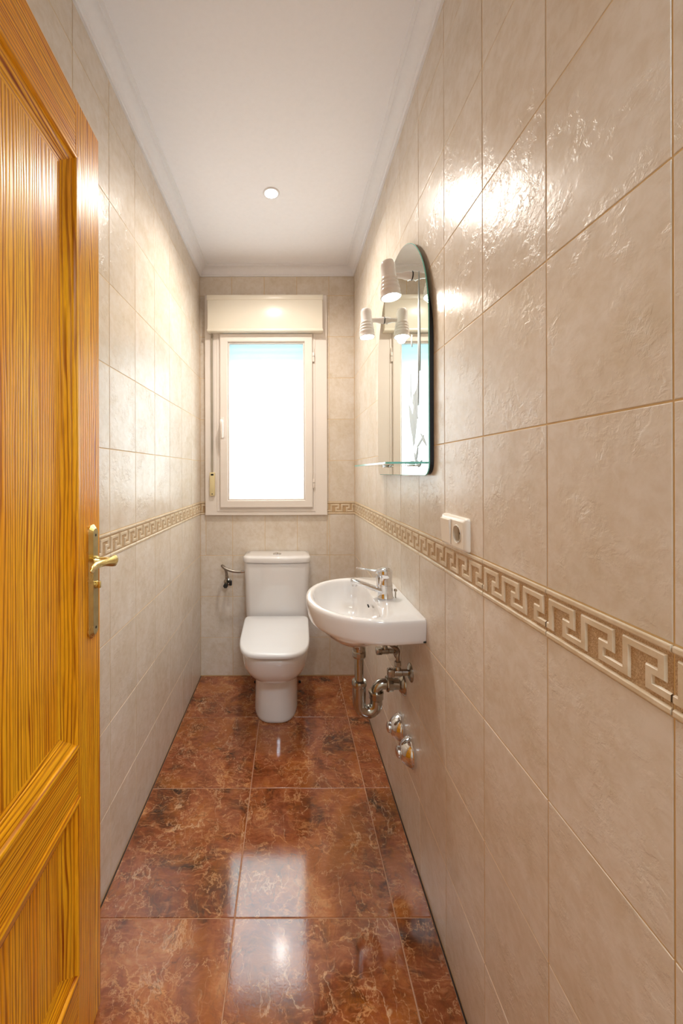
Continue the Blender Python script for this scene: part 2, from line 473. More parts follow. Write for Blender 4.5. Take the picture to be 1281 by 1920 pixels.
BH = 0.0765
def border_mesh(u0, u1):
    """Greek key relief tile; u range within the 0.2 m module"""
    key = ('border', round(u0, 4), round(u1, 4))
    if key in tile_cache: return tile_cache[key]
    bm = bmesh.new(); W = u1-u0; H = BH-2*JG
    um = (u0+u1)/2
    def X(u): return min(max(u, u0+JG), u1-JG)-um
    def Z(v): return (v-0.5)*H
    # ground slab
    box_bm(bm, X(u0), X(u1), 0.003, 0.006, -H/2, H/2)
    for f in bm.faces: f.material_index = 1
    # rails
    for (va, vb) in ((0.0, 0.115), (0.885, 1.0)):
        prof = [(va, 0.003), (va+0.004, 0.0004), (va+0.02, 0.0), (vb-0.035, 0.0), (vb-0.01, 0.0012), (vb, 0.003)] if va == 0 else \
               [(va, 0.003), (va+0.01, 0.0012), (va+0.035, 0.0), (vb-0.02, 0.0), (vb-0.004, 0.0004), (vb, 0.003)]
        A = [bm.verts.new((X(u0), y, Z(v))) for v, y in prof]; B = [bm.verts.new((X(u1), y, Z(v))) for v, y in prof]
        for i in range(len(prof)-1): bm.faces.new((A[i], A[i+1], B[i+1], B[i]))
        bm.faces.new(A); bm.faces.new(list(reversed(B)))
    # meander: orthogonal centre line offset both ways
    P = 0.2/3
    pts = [(0.0, 0.245)]
    for k in range(3):
        for u, v in ((0.15, 0.245), (0.15, 0.755), (0.82, 0.755), (0.82, 0.49), (0.60, 0.49), (0.60, 0.245)):
            pts.append(((k+u)*P, v))
    pts.append((0.2, 0.245))
    # real coordinates
    pts = [(u, (v-0.5)*H) for u, v in pts]
    def offset(d):
        out = []
        for i, p in enumerate(pts):
            def nrm(a, b):
                dx, dz = b[0]-a[0], b[1]-a[1]; L = math.hypot(dx, dz); return (-dz/L, dx/L)
            n1 = nrm(pts[i-1], p) if i else nrm(p, pts[i+1])
            n2 = nrm(p, pts[i+1]) if i < len(pts)-1 else n1
            if i == 0 or i == len(pts)-1 or (abs(n1[0]-n2[0]) < 1e-6 and abs(n1[1]-n2[1]) < 1e-6):
                out.append((p[0]+n1[0]*d, p[1]+n1[1]*d))
            else:
                out.append((p[0]+(n1[0]+n2[0])*d, p[1]+(n1[1]+n2[1])*d))
        return out
    hw, hb = 0.0036, 0.0053
    Lt, Rt, Lb, Rb = offset(hw), offset(-hw), offset(hb), offset(-hb)
    V = lambda p, y: bm.verts.new((X(p[0]), y, p[1]))
    rows = [[V(p, 0.0031) for p in Lb], [V(p, 0.0004) for p in Lt], [V(p, 0.0004) for p in Rt], [V(p, 0.0031) for p in Rb]]
    for a, b in zip(rows[:-1], rows[1:]):
        for i in range(len(pts)-1):
            q = [a[i], a[i+1], b[i+1], b[i]]
            if len({(round(x.co.x, 6), round(x.co.z, 6)) for x in q}) < 3: continue
            if max(x.co.x for x in q)-min(x.co.x for x in q) < 1e-6: continue
            bm.faces.new(q)
    bmesh.ops.remove_doubles(bm, verts=bm.verts[:], dist=1e-6)
    bmesh.ops.recalc_face_normals(bm, faces=bm.faces[:])
    me = bpy.data.meshes.new('border_tile'); bm.to_mesh(me); bm.free()
    me.materials.append(M_BORD); me.materials.append(M_BGND)
    tile_cache[key] = me
    return me

ROWS = [(0.004, 0.2385), (0.2385, 0.493), (0.493, 0.7475), (0.7475, 1.002), 'B',
        (1.0785, 1.334), (1.334, 1.5895), (1.5895, 1.845), (1.845, 2.1005), (2.1005, 2.356), (2.356, ZCOR+0.02)]
def subtract(r, c):
    u0, u1, v0, v1 = r; a0, a1, b0, b1 = c
    if u1 <= a0 or u0 >= a1 or v1 <= b0 or v0 >= b1: return [r]
    out = []
    if u0 < a0: out.append((u0, a0, v0, v1))
    if u1 > a1: out.append((a1, u1, v0, v1))
    m0, m1 = max(u0, a0), min(u1, a1)
    if v0 < b0: out.append((m0, m1, v0, b0))
    if v1 > b1: out.append((m0, m1, b1, v1))
    return [q for q in out if q[1]-q[0] > 0.006 and q[3]-q[2] > 0.006]

def lay_wall(wall, cols, place, rot, cut=None, border_cut=None):
    """cols: list of (u0,u1) in wall coordinate along viewer's left->right; place(u,z) -> world location"""
    for (u0, u1, m0) in cols:
        for r in ROWS:
            if r == 'B':
                us = [(u0, u1)]
                if border_cut:
                    us = []
                    for s in [(u0, border_cut[0]), (border_cut[1], u1)]:
                        a, b = max(u0, s[0]), min(u1, s[1])
                        if b-a > 0.01: us.append((a, b))
                for (a, b) in us:
                    # module coordinate
                    ma, mb = m0+(a-u0), m0+(b-u0)
                    if mb-ma < 0.2-1e-4 and (ma > 1e-4 or mb < 0.2):
                        me = border_mesh(ma, min(mb, 0.2))
                    else: me = border_mesh(0.0, 0.2)
                    o = obj('border_tile', me, None, wall); o.location = place((a+b)/2, 1.002+BH/2) + Matrix.Rotation(rot, 3, 'Z') @ Vector((0, -0.0026, 0)); o.rotation_euler[2] = rot
                continue
            rects = [(u0, u1, r[0], r[1])]
            if cut: rects = [q for x in rects for q in subtract(x, cut)]
            for (a, b, c, d) in rects:
                me = tile_mesh(b-a-2*JG, d-c-2*JG, M_TILE, 'wall')
                o = obj('tile', me, None, wall); o.location = place((a+b)/2, (c+d)/2); o.rotation_euler[2] = rot
                if (c, d) == r and (a, b) == (u0, u1):
                    o.location += Vector((random.uniform(-1, 1), random.uniform(-1, 1), 0))*0.0002
# back wall: u = x
CUTW = (-0.521, 0.231, 0.998, 2.352)
cols = [(XL, -0.356, 0.0), (-0.356, -0.155, 0.0), (-0.155, 0.046, 0.0), (0.046, 0.246, 0.0), (0.246, XR, 0.0)]
lay_wall(wall_b, cols, lambda u, z: Vector((u, YB, z)), 0.0, CUTW, (-0.521, 0.231))
# right wall: viewer's left->right is +y -> -y ; u = -y
cols = []
y = YB
while y > YF+0.01:
    cols.append((-y, -max(y-0.2, YF), 0.0)); y -= 0.2
lay_wall(wall_r, cols, lambda u, z: Vector((XR, -u, z)), -pi/2)
# left wall: u = +y
cols = [(YF, 0.397, 0.0), (0.397, 0.597, 0.0), (0.597, 0.797, 0.0), (0.797, 0.997, 0.0)] + [(0.997+0.2*k, 1.197+0.2*k, 0.0) for k in range(6)] + [(2.197, YB, 0.0)]
cols[-1] = (2.197, YB, 0.0)
lay_wall(wall_l, cols, lambda u, z: Vector((XL, u, z)), pi/2)

# floor tiles
FX = [(-1.067, -0.611), (-0.611, -0.160), (-0.160, 0.296), (0.296, 0.752)]
FY = [2.455, 2.003, 1.551, 1.0986, 0.647, 0.195, -0.257, -0.709, -1.161, -1.45]
for (a, b) in FX:
    for k in range(len(FY)-1):
        c, d = FY[k+1], FY[k]
        inside = d > 0.2
        aa, bb_, cc, dd = a, b, c, d
        if inside:
            aa, bb_, dd = max(a, XL+0.003), min(b, XR-0.003), min(d, YB-0.002)
        if bb_-aa < 0.02: continue
        me = tile_mesh(bb_-aa-0.003, dd-cc-0.003, M_MARB, 'floor', 0.01, 0.0011)
        o = obj('floor_tile', me, None, floor)
        o.location = ((aa+bb_)/2, (cc+dd)/2, 0.0); o.rotation_euler = (-pi/2, 0, 0)
bb = bmesh.new()
box_bm(bb, XL+0.0003, XL+0.0035, YF, YB, -0.003, 0.0006); box_bm(bb, XR-0.0035, XR-0.0003, YF, YB, -0.003, 0.0006)
obj('perimeter_joint', bb, M_DARKJ, floor)

# cornice
def cornice(name, label, A, B, na, nb):
    """A->B along wall at z; na/nb inward offset directions per end (mitred)"""
    prof = [(0.0, ZCOR), (0.008, ZCOR), (0.009, ZCOR+0.006), (0.013, ZCOR+0.008)]
    for k in range(9):
        t = k/8*pi/2
        prof.append((0.013+0.036*(1-cos(t)), ZCOR+0.008+0.032*sin(t)))
    prof += [(0.049, ZC-0.006), (0.054, ZC-0.005), (0.060, ZC-0.004), (0.061, ZC+0.001), (0.0, ZC+0.001)]
    r0 = [Vector((A[0]+na[0]*p, A[1]+na[1]*p, z)) for p, z in prof]
    r1 = [Vector((B[0]+nb[0]*p, B[1]+nb[1]*p, z)) for p, z in prof]
    o = obj(name, loft([r0, r1]), M_CORN, autosmooth=35)
    props(o, label, kind='structure')
cornice('trim_1', 'white moulded cornice along the left wall', (XL, YF), (XL, YB), (1, 0), (1, -1))
cornice('trim_2', 'white moulded cornice above the window on the back wall', (XL, YB), (XR, YB), (1, -1), (-1, -1))
cornice('trim_3', 'white moulded cornice along the right wall', (XR, YB), (XR, YF), (-1, -1), (-1, 0))

# ------------------------------------------------------------------ window
win = empty('window_1', (0, 0, 0), 'white single-sash window with frosted glass in the back wall', kind='structure')
def frame_ring(x0, x1, z0, z1, w, ya, yb, bev=0.002):
    wl, wr, wb, wt = w
    bm = bmesh.new()
    o = [(x0, z0), (x1, z0), (x1, z1), (x0, z1)]; i = [(x0+wl, z0+wb), (x1-wr, z0+wb), (x1-wr, z1-wt), (x0+wl, z1-wt)]
    rings = []
    oi = [(a[0]+s[0]*bev, a[1]+s[1]*bev) for a, s in zip(o, ((1, 1), (-1, 1), (-1, -1), (1, -1)))]
    ii = [(a[0]-s[0]*bev, a[1]-s[1]*bev) for a, s in zip(i, ((1, 1), (-1, 1), (-1, -1), (1, -1)))]
    for pts, yy in ((o, yb), (o, ya+bev), (oi, ya), (ii, ya), (i, ya+bev), (i, yb)):
        rings.append([bm.verts.new((p[0], yy, p[1])) for p in pts])
    rings.append(rings[0])
    for a, b in zip(rings[:-1], rings[1:]):
        for k in range(4):
            j = (k+1) % 4; bm.faces.new((a[k], a[j], b[j], b[k]))
    return bm
obj('outer_frame', frame_ring(-0.521, 0.231, 0.998, 2.352, (0.098, 0.093, 0.048, 0.215), YB-0.018, YB+0.05), M_FRAME, win)
obj('frame_lip', frame_ring(-0.447, 0.158, 1.022, 2.150, (0.012, 0.012, 0.012, 0.012), YB-0.0215, YB-0.017, 0.001), M_FRAME, win)
YS = YB-0.034
obj('sash', frame_ring(-0.4265, 0.1405, 1.0455, 2.110, (0.048, 0.048, 0.046, 0.050), YS, YB+0.02, 0.004), M_FRAME, win)
obj('glazing_bead', frame_ring(-0.3795, 0.0935, 1.0905, 2.061, (0.010, 0.010, 0.010, 0.010), YS+0.008, YB-0.001, 0.005), M_FRAME, win)
bm = bmesh.new()
vs = [bm.verts.new(p) for p in ((-0.374, YB-0.004, 1.096), (0.088, YB-0.004, 1.096), (0.088, YB-0.004, 2.056), (-0.374, YB-0.004, 2.056))]
bm.faces.new(vs)
obj('frosted_pane', bm, M_FROST, win)
for zz in (1.966, 1.192):
    bm = lathe([(0.0, -0.028), (0.0055, -0.028), (0.0065, -0.026), (0.0065, 0.026), (0.0055, 0.028), (0, 0.028)], 'Z', 14, (0.1475, YS+0.006, zz))
    lathe([(0.0, 0.0), (0.004, 0.0), (0.004, 0.03), (0, 0.03)], 'Z', 12, (0.1475, YS+0.006, zz+0.028), bm)
    hg = obj('hinge', bm, M_FRAME, win, autosmooth=40)
    obj('hinge_gap', lathe([(0.0, 0.0), (0.0068, 0.0), (0.0068, 0.002), (0, 0.002)], 'Z', 14, (0.1475, YS+0.006, zz+0.004)), M_DHOLE, hg)
bm = box(-0.4225, -0.4005, YS-0.008, YS, 1.475, 1.60, 0.003)
hd = obj('window_handle', bm, M_FRAME, win, autosmooth=40)
bm = tube([(-0.412, YS-0.006, 1.575), (-0.412, YS-0.036, 1.575), (-0.410, YS-0.043, 1.565), (-0.408, YS-0.044, 1.54), (-0.406, YS-0.042, 1.47)], [0.009, 0.008, 0.0095, 0.0095, 0.006], 14, smooth_path=5)
obj('handle_grip', bm, M_FRAME, hd, autosmooth=50)
# shutter box
sb = obj('shutter_box', box(-0.494, 0.2, YB-0.070, YB-0.017, 2.118, 2.316, 0.003), M_BOX, win, autosmooth=40)
obj('box_lip', box(-0.497, 0.203, YB-0.073, YB-0.017, 2.300, 2.330, 0.003), M_BOX, sb, autosmooth=40)
obj('box_lip', box(-0.497, 0.203, YB-0.0735, YB-0.017, 2.112, 2.126, 0.003), M_BOX, sb, autosmooth=40)
# strap and winder
obj('shutter_strap', box(-0.4815, -0.4695, YB-0.028, YB-0.0265, 1.258, 2.125), M_STRAP, win)
wn = obj('strap_winder', box(-0.4905, -0.4595, YB-0.034, YB-0.0175, 1.118, 1.262, 0.0025), M_CREAM, win, autosmooth=40)
obj('winder_slot', box(-0.4835, -0.4665, YB-0.0346, YB-0.0338, 1.243, 1.254), M_DHOLE, wn)
obj('winder_screw', lathe([(0, -0.001), (0.0035, -0.001), (0.0035, 0.001), (0, 0.001)], 'Y', 12, (-0.475, YB-0.034, 1.130)), M_DHOLE, wn)
# roller shutter curtain, partly lowered, outside the glass
sh = obj('roller_shutter', box(WX0, WX1, YB+0.026, YB+0.060, 2.128, 2.14), M_SLAT, win)
for k in range(6):
    z = 2.128-0.036*(k+1)
    obj('shutter_slat', box(WX0+0.004, WX1-0.004, YB+0.016, YB+0.024, z+0.001, z+0.035, 0.003), M_SLAT, sh)

# ------------------------------------------------------------------ ceiling downlight
cl = empty('ceiling_downlight', (-0.08, 1.757, ZC), 'small round recessed downlight glowing in the white ceiling', 'ceiling light')
obj('trim_ring', lathe([(0.038, 0.0), (0.037, -0.003), (0.032, -0.0045), (0.029, -0.003), (0.029, 0.0)], 'Z', 40, (0, 0, 0), cap=False), M_CORN, cl, autosmooth=60)
obj('lens', lathe([(0.0, -0.0025), (0.0285, -0.0025), (0.0285, -0.001), (0, -0.001)], 'Z', 32), M_CGLOW, cl)

# ------------------------------------------------------------------ door
th = pi/2 + math.atan(0.0563)
dw = 0.72
dvec = Vector((-0.0563, 1, 0)).normalized()
edge = Vector((-0.4512, 0.92, 0))
door = empty('door_1', edge - dvec*dw, 'open honey-coloured pine panel door with brass handle at the left', kind='structure')
door.rotation_euler[2] = th
def dpart(name, bm, mat, parent=door, **k): return obj(name, bm, mat, parent, **k)
ZT = 2.045; Z0 = 0.010; DT = 0.036
SW = 0.11
dpart('stile', box(dw-SW, dw, 0, DT, Z0, ZT, 0.0015), M_WOODV)
dpart('stile', box(0, SW, 0, DT, Z0, ZT, 0.0015), M_WOODV)
for (a, b) in ((1.920, ZT), (0.5785, 0.690), (Z0, 0.213)):
    dpart('rail', box(SW+0.0004, dw-SW-0.0004, 0.0002, DT-0.0002, a, b), M_WOODH)
for (a, b) in ((0.690, 1.920), (0.213, 0.5785)):
    dpart('door_panel', box(SW+0.02, dw-SW-0.02, 0.013, DT-0.013, a+0.02, b-0.02), M_WOODV)
    prof = [(-0.006, 0.0004), (-0.006, -0.0025), (-0.003, -0.005), (0.002, -0.0058), (0.007, -0.0045), (0.009, -0.0015), (0.0095, 0.0015), (0.014, 0.002), (0.020, 0.0035),
            (0.026, 0.007), (0.030, 0.0095), (0.036, 0.0100), (0.0375, 0.0115), (0.046, 0.0125), (0.047, 0.0131), (0.047, 0.016), (-0.006, 0.016)]
    x0, x1 = SW, dw-SW
    cs = [(x0, a), (x1, a), (x1, b), (x0, b)]
    ins = [(1, 1), (-1, 1), (-1, -1), (1, -1)]
    for k in range(4):
        j = (k+1) % 4
        r0 = [Vector((cs[k][0]+ins[k][0]*t, y, cs[k][1]+ins[k][1]*t)) for t, y in prof]
        r1 = [Vector((cs[j][0]+ins[j][0]*t, y, cs[j][1]+ins[j][1]*t)) for t, y in prof]
        dpart('moulding', loft([r0, r1]), M_WOODH if k % 2 == 0 else M_WOODV, autosmooth=28)
# handle on local coordinates: plate centre x
px = dw-0.043
dh = empty('door_handle', (px, 0, 1.016)); dh.parent = door
def plate_outline(hw, hh, n=10):
    out = []
    for k in range(n+1):
        a = pi*k/n; out.append((hw*cos(a)*1.0, hh-hw*0.9+hw*0.9*sin(a)))
    for k in range(n+1):
        a = pi+pi*k/n; out.append((hw*cos(a), -hh+hw*0.9+hw*0.9*sin(a)))
    return out
O1, O2 = plate_outline(0.0215, 0.128), plate_outline(0.0125, 0.119)
bm = loft([[(x, 0.0, z) for x, z in O1], [(x, -0.003, z) for x, z in O1], [(x, -0.0095, z) for x, z in O2]])
pl = obj('backplate', bm, M_BRASS, dh)
bm = loft([[(x*0.99, -0.0094, z*0.999) for x, z in O2], [(x*0.99, -0.0098, z*0.999) for x, z in O2]])
bpf = obj('plate_face', bm, M_BRASSG, dh); bpf['label'] = 'dull greenish brass face of the plate'
for zz in (0.104, -0.104):
    obj('screw', lathe([(0, -0.0104), (0.003, -0.0104), (0.0032, -0.0095), (0, -0.0095)], 'Y', 12, (0, 0, zz)), M_DHOLE, dh)
zl = 0.046
bm = lathe([(0.0, -0.0095), (0.0115, -0.0095), (0.0115, -0.013), (0.0085, -0.016), (0.0078, -0.03), (0.0086, -0.032), (0.0078, -0.034), (0.0076, -0.042), (0.008, -0.044), (0, -0.044)], 'Y', 20, (0.0, 0, zl))
nk = obj('lever_neck', bm, M_BRASS, dh, autosmooth=50)
# lever blade sweeping back towards the hinge with a wave
prof = [(0.0095, -0.046, 0.001, 0.006, 0.004), (0.006, -0.050, 0.001, 0.0115, 0.0075), (-0.002, -0.051, 0.000, 0.0130, 0.0080), (-0.012, -0.049, 0.000, 0.0110, 0.0065), (-0.03, -0.043, 0.002, 0.0075, 0.0055), (-0.05, -0.040, 0.004, 0.0075, 0.005),
        (-0.072, -0.040, 0.005, 0.0085, 0.0045), (-0.090, -0.043, 0.004, 0.0085, 0.004), (-0.102, -0.045, 0.003, 0.006, 0.003), (-0.108, -0.046, 0.002, 0.002, 0.0015)]
rings = []
for (x, y, z, a, b) in prof:
    rings.append([(x+0.0*sin(2*pi*k/16), y+b*cos(2*pi*k/16), zl+z+a*sin(2*pi*k/16)) for k in range(16)])
obj('lever', loft(rings), M_BRASS, dh, autosmooth=60)
bm = lathe([(0, -0.0095), (0.0085, -0.0095), (0.0085, -0.0125), (0.007, -0.0135), (0, -0.0135)], 'Y', 20, (0.0, 0, -0.008))
box_bm(bm, -0.003, 0.003, -0.0205, -0.013, -0.0155, -0.0005, 0.0012)
obj('thumb_turn', bm, M_BRASS, dh, autosmooth=40)
# handle on the far side of the door
bm = loft([[(x, DT, z) for x, z in O1], [(x, DT+0.003, z) for x, z in O1], [(x, DT+0.0095, z) for x, z in O2]])
obj('backplate', bm, M_BRASS, dh)

# ------------------------------------------------------------------ toilet
TX = -0.077
toi = empty('toilet', (TX, 2.2, 0), 'white close-coupled ceramic toilet with closed lid under the window', 'toilet')
def W(o):  # children are modelled in world coordinates, shift back
    return Vector(o.location)
def world_child(name, bm, mat, parent, **k):
    bmesh.ops.translate(bm, verts=bm.verts[:], vec=-Vector(parent.matrix_basis.translation) if parent.parent is None else -Vector(parent.parent.matrix_basis.translation)-Vector(parent.location))
    return obj(name, bm, mat, parent, **k)
def sring(hw, yf, yb, z, n=3.0, N=64, taper=0.0, nb=8.0):
    out = []; yc = yb-(yb-yf)*0.42; lf = yc-yf; lb = yb-yc
    for k in range(N):
        a = 2*pi*k/N; c, s = cos(a), sin(a)
        e = n if s < 0 else nb
        x = math.copysign(abs(c)**(2/e), c); y = math.copysign(abs(s)**(2/e), s)
        yy = yc + (y*lf if s < 0 else y*lb)
        w = hw*(1-taper*max(0.0, min(1.0, (yb-yy)/(yb-yf))))
        out.append(Vector((TX+x*w, yy, z)))
    return out
L = [(0.116, 1.952, 2.395, 0.001, 2.9), (0.1185, 1.945, 2.395, 0.006, 2.9), (0.119, 1.944, 2.395, 0.02, 2.9), (0.116, 1.948, 2.395, 0.10, 2.9), (0.1125, 1.955, 2.395, 0.19, 2.8), (0.112, 1.955, 2.395, 0.208, 2.8),
     (0.113, 1.950, 2.393, 0.214, 2.7), (0.125, 1.915, 2.39, 0.222, 2.6), (0.142, 1.875, 2.38, 0.240, 2.5), (0.156, 1.842, 2.37, 0.262, 2.6), (0.165, 1.819, 2.36, 0.288, 2.7), (0.171, 1.800, 2.36, 0.315, 2.8),
     (0.174, 1.787, 2.36, 0.345, 2.7), (0.1755, 1.778, 2.36, 0.375, 2.8), (0.1745, 1.775, 2.36, 0.392, 2.8), (0.171, 1.779, 2.36, 0.399, 2.8), (0.165, 1.786, 2.355, 0.401, 2.8)]
world_child('bowl', loft([sring(hw, yf, yb, z, n) for hw, yf, yb, z, n in L]), M_CER, toi, autosmooth=55)
L = [(0.166, 1.778, 2.205, 0.4015, 3.0), (0.169, 1.774, 2.207, 0.405, 3.0), (0.169, 1.774, 2.207, 0.414, 3.0), (0.165, 1.779, 2.2, 0.4175, 3.0)]
world_child('seat_ring', loft([sring(hw, yf, yb, z, n, nb=14, taper=0.03) for hw, yf, yb, z, n in L]), M_SEAT, toi, autosmooth=45)
L = [(0.176, 1.752, 2.216, 0.4185, 3.9), (0.180, 1.746, 2.220, 0.4215, 3.9), (0.181, 1.744, 2.221, 0.428, 3.9), (0.180, 1.746, 2.220, 0.436, 3.9), (0.177, 1.751, 2.217, 0.4405, 3.9), (0.171, 1.759, 2.212, 0.4425, 3.9), (0.10, 1.83, 2.15, 0.4435, 3.9)]
world_child('seat_lid', loft([sring(hw, yf, yb, z, n, nb=14, taper=0.07) for hw, yf, yb, z, n in L]), M_SEAT, toi, autosmooth=45)
def tring(hw, yf, yb, z, bow=0.022, rc=0.02):
    out = []; pts = []
    nx = 22
    # front edge (bowed) left->right
    for k in range(nx+1):
        t = -1+2*k/nx; x = t*hw
        y = yf+bow*t*t
        # round corners
        edge_ = (hw-abs(x))
        if edge_ < rc: y += rc-sqrt(max(0, rc*rc-(rc-edge_)**2))
        pts.append((x, y))
    pts2 = [(hw, yf+bow+rc+0.02), (hw, yb-0.004), (hw-0.004, yb), (-hw+0.004, yb), (-hw, yb-0.004), (-hw, yf+bow+rc+0.02)]
    return [Vector((TX+x, y, z)) for x, y in pts+pts2]
L = [(0.176, 2.246, 0.4005), (0.179, 2.243, 0.403), (0.181, 2.242, 0.42), (0.186, 2.236, 0.60), (0.191, 2.230, 0.728), (0.1905, 2.231, 0.734), (0.187, 2.236, 0.737)]
cis = world_child('cistern', loft([tring(hw, yf, 2.398, z) for hw, yf, z in L]), M_CER, toi, autosmooth=50)
L = [(0.189, 2.230, 0.7385), (0.195, 2.224, 0.7395), (0.196, 2.223, 0.743), (0.196, 2.223, 0.763), (0.194, 2.226, 0.770), (0.188, 2.233, 0.7735), (0.16, 2.26, 0.775)]
lid = world_child('cistern_lid', loft([tring(hw, yf, 2.400, z) for hw, yf, z in L]), M_CER, toi, autosmooth=50)
fb = lathe([(0, 0.774), (0.024, 0.774), (0.025, 0.777), (0.023, 0.780), (0.0215, 0.7795), (0, 0.7795)], 'Z', 28, (TX, 2.305, 0))
fbo = world_child('flush_button', fb, M_CHROME, toi, autosmooth=40); fbo['label'] = 'round chrome flush button'
bm = lathe([(0, 0.779), (0.009, 0.779), (0.009, 0.786), (0.0075, 0.788), (0, 0.788)], 'Z', 20, (TX-0.003, 2.300, 0))
fb2 = obj('button_half', bm, M_CHROME, fbo, loc=(-toi.location.x, -toi.location.y, 0), autosmooth=40)
# seat hinges
for s in (-1, 1):
    world_child('seat_hinge', lathe([(0, -0.018), (0.008, -0.018), (0.009, -0.016), (0.009, 0.016), (0.008, 0.018), (0, 0.018)], 'X', 16, (TX+s*0.075, 2.226, 0.41)), M_SEAT, toi, autosmooth=40)
# bolt cap at the foot
for s in (-1, 1):
    world_child('foot_bolt', lathe([(0, 0.0), (0.008, 0.0), (0.008, 0.008), (0.004, 0.012), (0, 0.012)], 'Z', 12, (TX+s*0.132, 2.33, 0)), M_DHOLE, toi)

# cistern water supply: angle valve on back wall and flexible hose
sv = empty('cistern_valve', (-0.388, YB, 0.585), 'small dark angle valve with bent steel hose left of the cistern', 'water valve')
def wc(name, bm, mat, parent, **k):
    return world_child(name, bm, mat, parent, **k)
wc('rosette', lathe([(0, 0.0), (0.022, 0.0), (0.022, -0.003), (0.012, -0.009), (0, -0.009)], 'Y', 24, (-0.388, YB, 0.585)), M_DCHROME, sv, autosmooth=40)
bm = lathe([(0, -0.006), (0.0095, -0.006), (0.0095, -0.045), (0.011, -0.047), (0.011, -0.062), (0, -0.062)], 'Y', 16, (-0.388, YB, 0.585))
lathe([(0, 0.0), (0.009, 0.0), (0.009, 0.03), (0.011, 0.032), (0.011, 0.044), (0, 0.044)], 'Z', 6, (-0.388, YB-0.03, 0.585), bm)
wc('valve_body', bm, M_DCHROME, sv, autosmooth=40)
wc('valve_knob', lathe([(0, -0.060), (0.013, -0.060), (0.015, -0.066), (0.015, -0.078), (0.012, -0.082), (0, -0.082)], 'Y', 6, (-0.388, YB, 0.580)), M_BLACKM, sv)
bm = box(-0.372, -0.356, YB-0.045, YB-0.025, 0.572, 0.600, 0.002)
wc('valve_tap', bm, M_BLACKM, sv)
wc('flexible_hose', tube([(-0.388, YB-0.03, 0.625), (-0.390, YB-0.031, 0.65), (-0.398, YB-0.038, 0.677), (-0.4095, YB-0.06, 0.697), (-0.404, YB-0.085, 0.700), (-0.385, YB-0.098, 0.690), (-0.345, YB-0.10, 0.676), (-0.308, YB-0.098, 0.671), (-0.289, YB-0.097, 0.672)], 0.0082, 12, smooth_path=6), M_HOSE, sv, autosmooth=60)
bm = hexnut((0, YB-0.097, 0.672), 0.009, -0.294, -0.276, 'X')
lathe([(0, -0.277), (0.007, -0.277), (0.007, -0.2705), (0, -0.2705)], 'X', 14, (0, YB-0.097, 0.672), bm)
hn = wc('hose_nut', bm, M_CHROME, sv)

# ------------------------------------------------------------------ washbasin
BY = 1.372
bas = empty('washbasin', (XR, BY, 0.66), 'white ceramic washbasin mounted on the right wall', 'washbasin')
def poly_outer():
    p = []
    n = 60
    for k in range(n+1):
        t = -pi/2+pi*k/n
        e = 2.15
        a = 0.2425*math.copysign(abs(sin(t))**(2/e), sin(t)); b = 0.105+0.241*abs(cos(t))**(2/e)
        p.append((a, b))
    p.append((0.229, 0.0)); p.append((-0.229, 0.0))
    return p   # a along y, b from wall
def poly_inner():
    p = []
    n = 60
    for k in range(n+1):
        t = -pi/2+pi*k/n
        p.append((0.205*math.copysign(abs(sin(t))**0.93, sin(t)), 0.150+0.172*abs(cos(t))**0.93))
    for k in range(1, 20):
        t = pi/2-pi*k/20
        p.append((0.205*math.copysign(abs(sin(t))**0.75, sin(t)), 0.150-0.036*abs(cos(t))**0.6))
    return p
def ray_poly(poly, c, ang):
    dx, dy = cos(ang), sin(ang); best = None
    for i in range(len(poly)):
        x1, y1 = poly[i]; x2, y2 = poly[(i+1) % len(poly)]
        ex, ey = x2-x1, y2-y1; den = dx*ey-dy*ex
        if abs(den) < 1e-12: continue
        t = ((x1-c[0])*ey-(y1-c[1])*ex)/den; s = ((x1-c[0])*dy-(y1-c[1])*dx)/den
        if t > 0 and -1e-9 <= s <= 1+1e-9 and (best is None or t > best): best = t
    return (c[0]+dx*best, c[1]+dy*best)
PO, PI_ = poly_outer(), poly_inner()
cc = (0.0, 0.165)
angs = sorted([2*pi*k/110 for k in range(110)] + [atan2(0-cc[1], s*0.229-cc[0]) % (2*pi) for s in (-1, 1)])
RO = [ray_poly(PO, cc, a) for a in angs]; RI = [ray_poly(PI_, cc, a) for a in angs]
def lerp2(A, B, t): return [(a[0]*(1-t)+b[0]*t, a[1]*(1-t)+b[1]*t) for a, b in zip(A, B)]
def scl(R, s, bc): return [(a*s, bc+(b-bc)*s) for a, b in R]
def rr(R, z): return [Vector((XR-max(b, 0.0006), BY+a, z)) for a, b in R]
rings = []
for ah, bf, bb0, z in ((0.034, 0.192, 0.125, 0.6605), (0.042, 0.205, 0.125, 0.6605), (0.062, 0.226, 0.118, 0.668), (0.10, 0.252, 0.108, 0.684), (0.136, 0.274, 0.092, 0.702), (0.168, 0.292, 0.074, 0.719), (0.196, 0.307, 0.052, 0.735), (0.214, 0.318, 0.034, 0.7475)):
    E = [(ah*sin(2*pi*k/80), (bf+bb0)/2-(bf-bb0)/2*cos(2*pi*k/80)) for k in range(80)]
    rings.append(rr([ray_poly(E, cc, a) for a in angs], z))
for s_, z in ((0.955, 0.7505), (0.968, 0.754), (0.98, 0.764), (0.991, 0.785), (1.0, 0.805), (1.0, 0.815)):
    rings.append(rr([(a*s_, b*s_) for a, b in RO], z))
rings.append(rr(scl(RO, 0.994, 0.0), 0.8215)); rings.append(rr(scl(RO, 0.98, 0.0), 0.825))
rings.append(rr(lerp2(scl(RO, 0.98, 0), RI, 0.45), 0.8262)); rings.append(rr(lerp2(scl(RO, 0.98, 0), RI, 0.75), 0.8255))
rings.append(rr(RI, 0.8225))
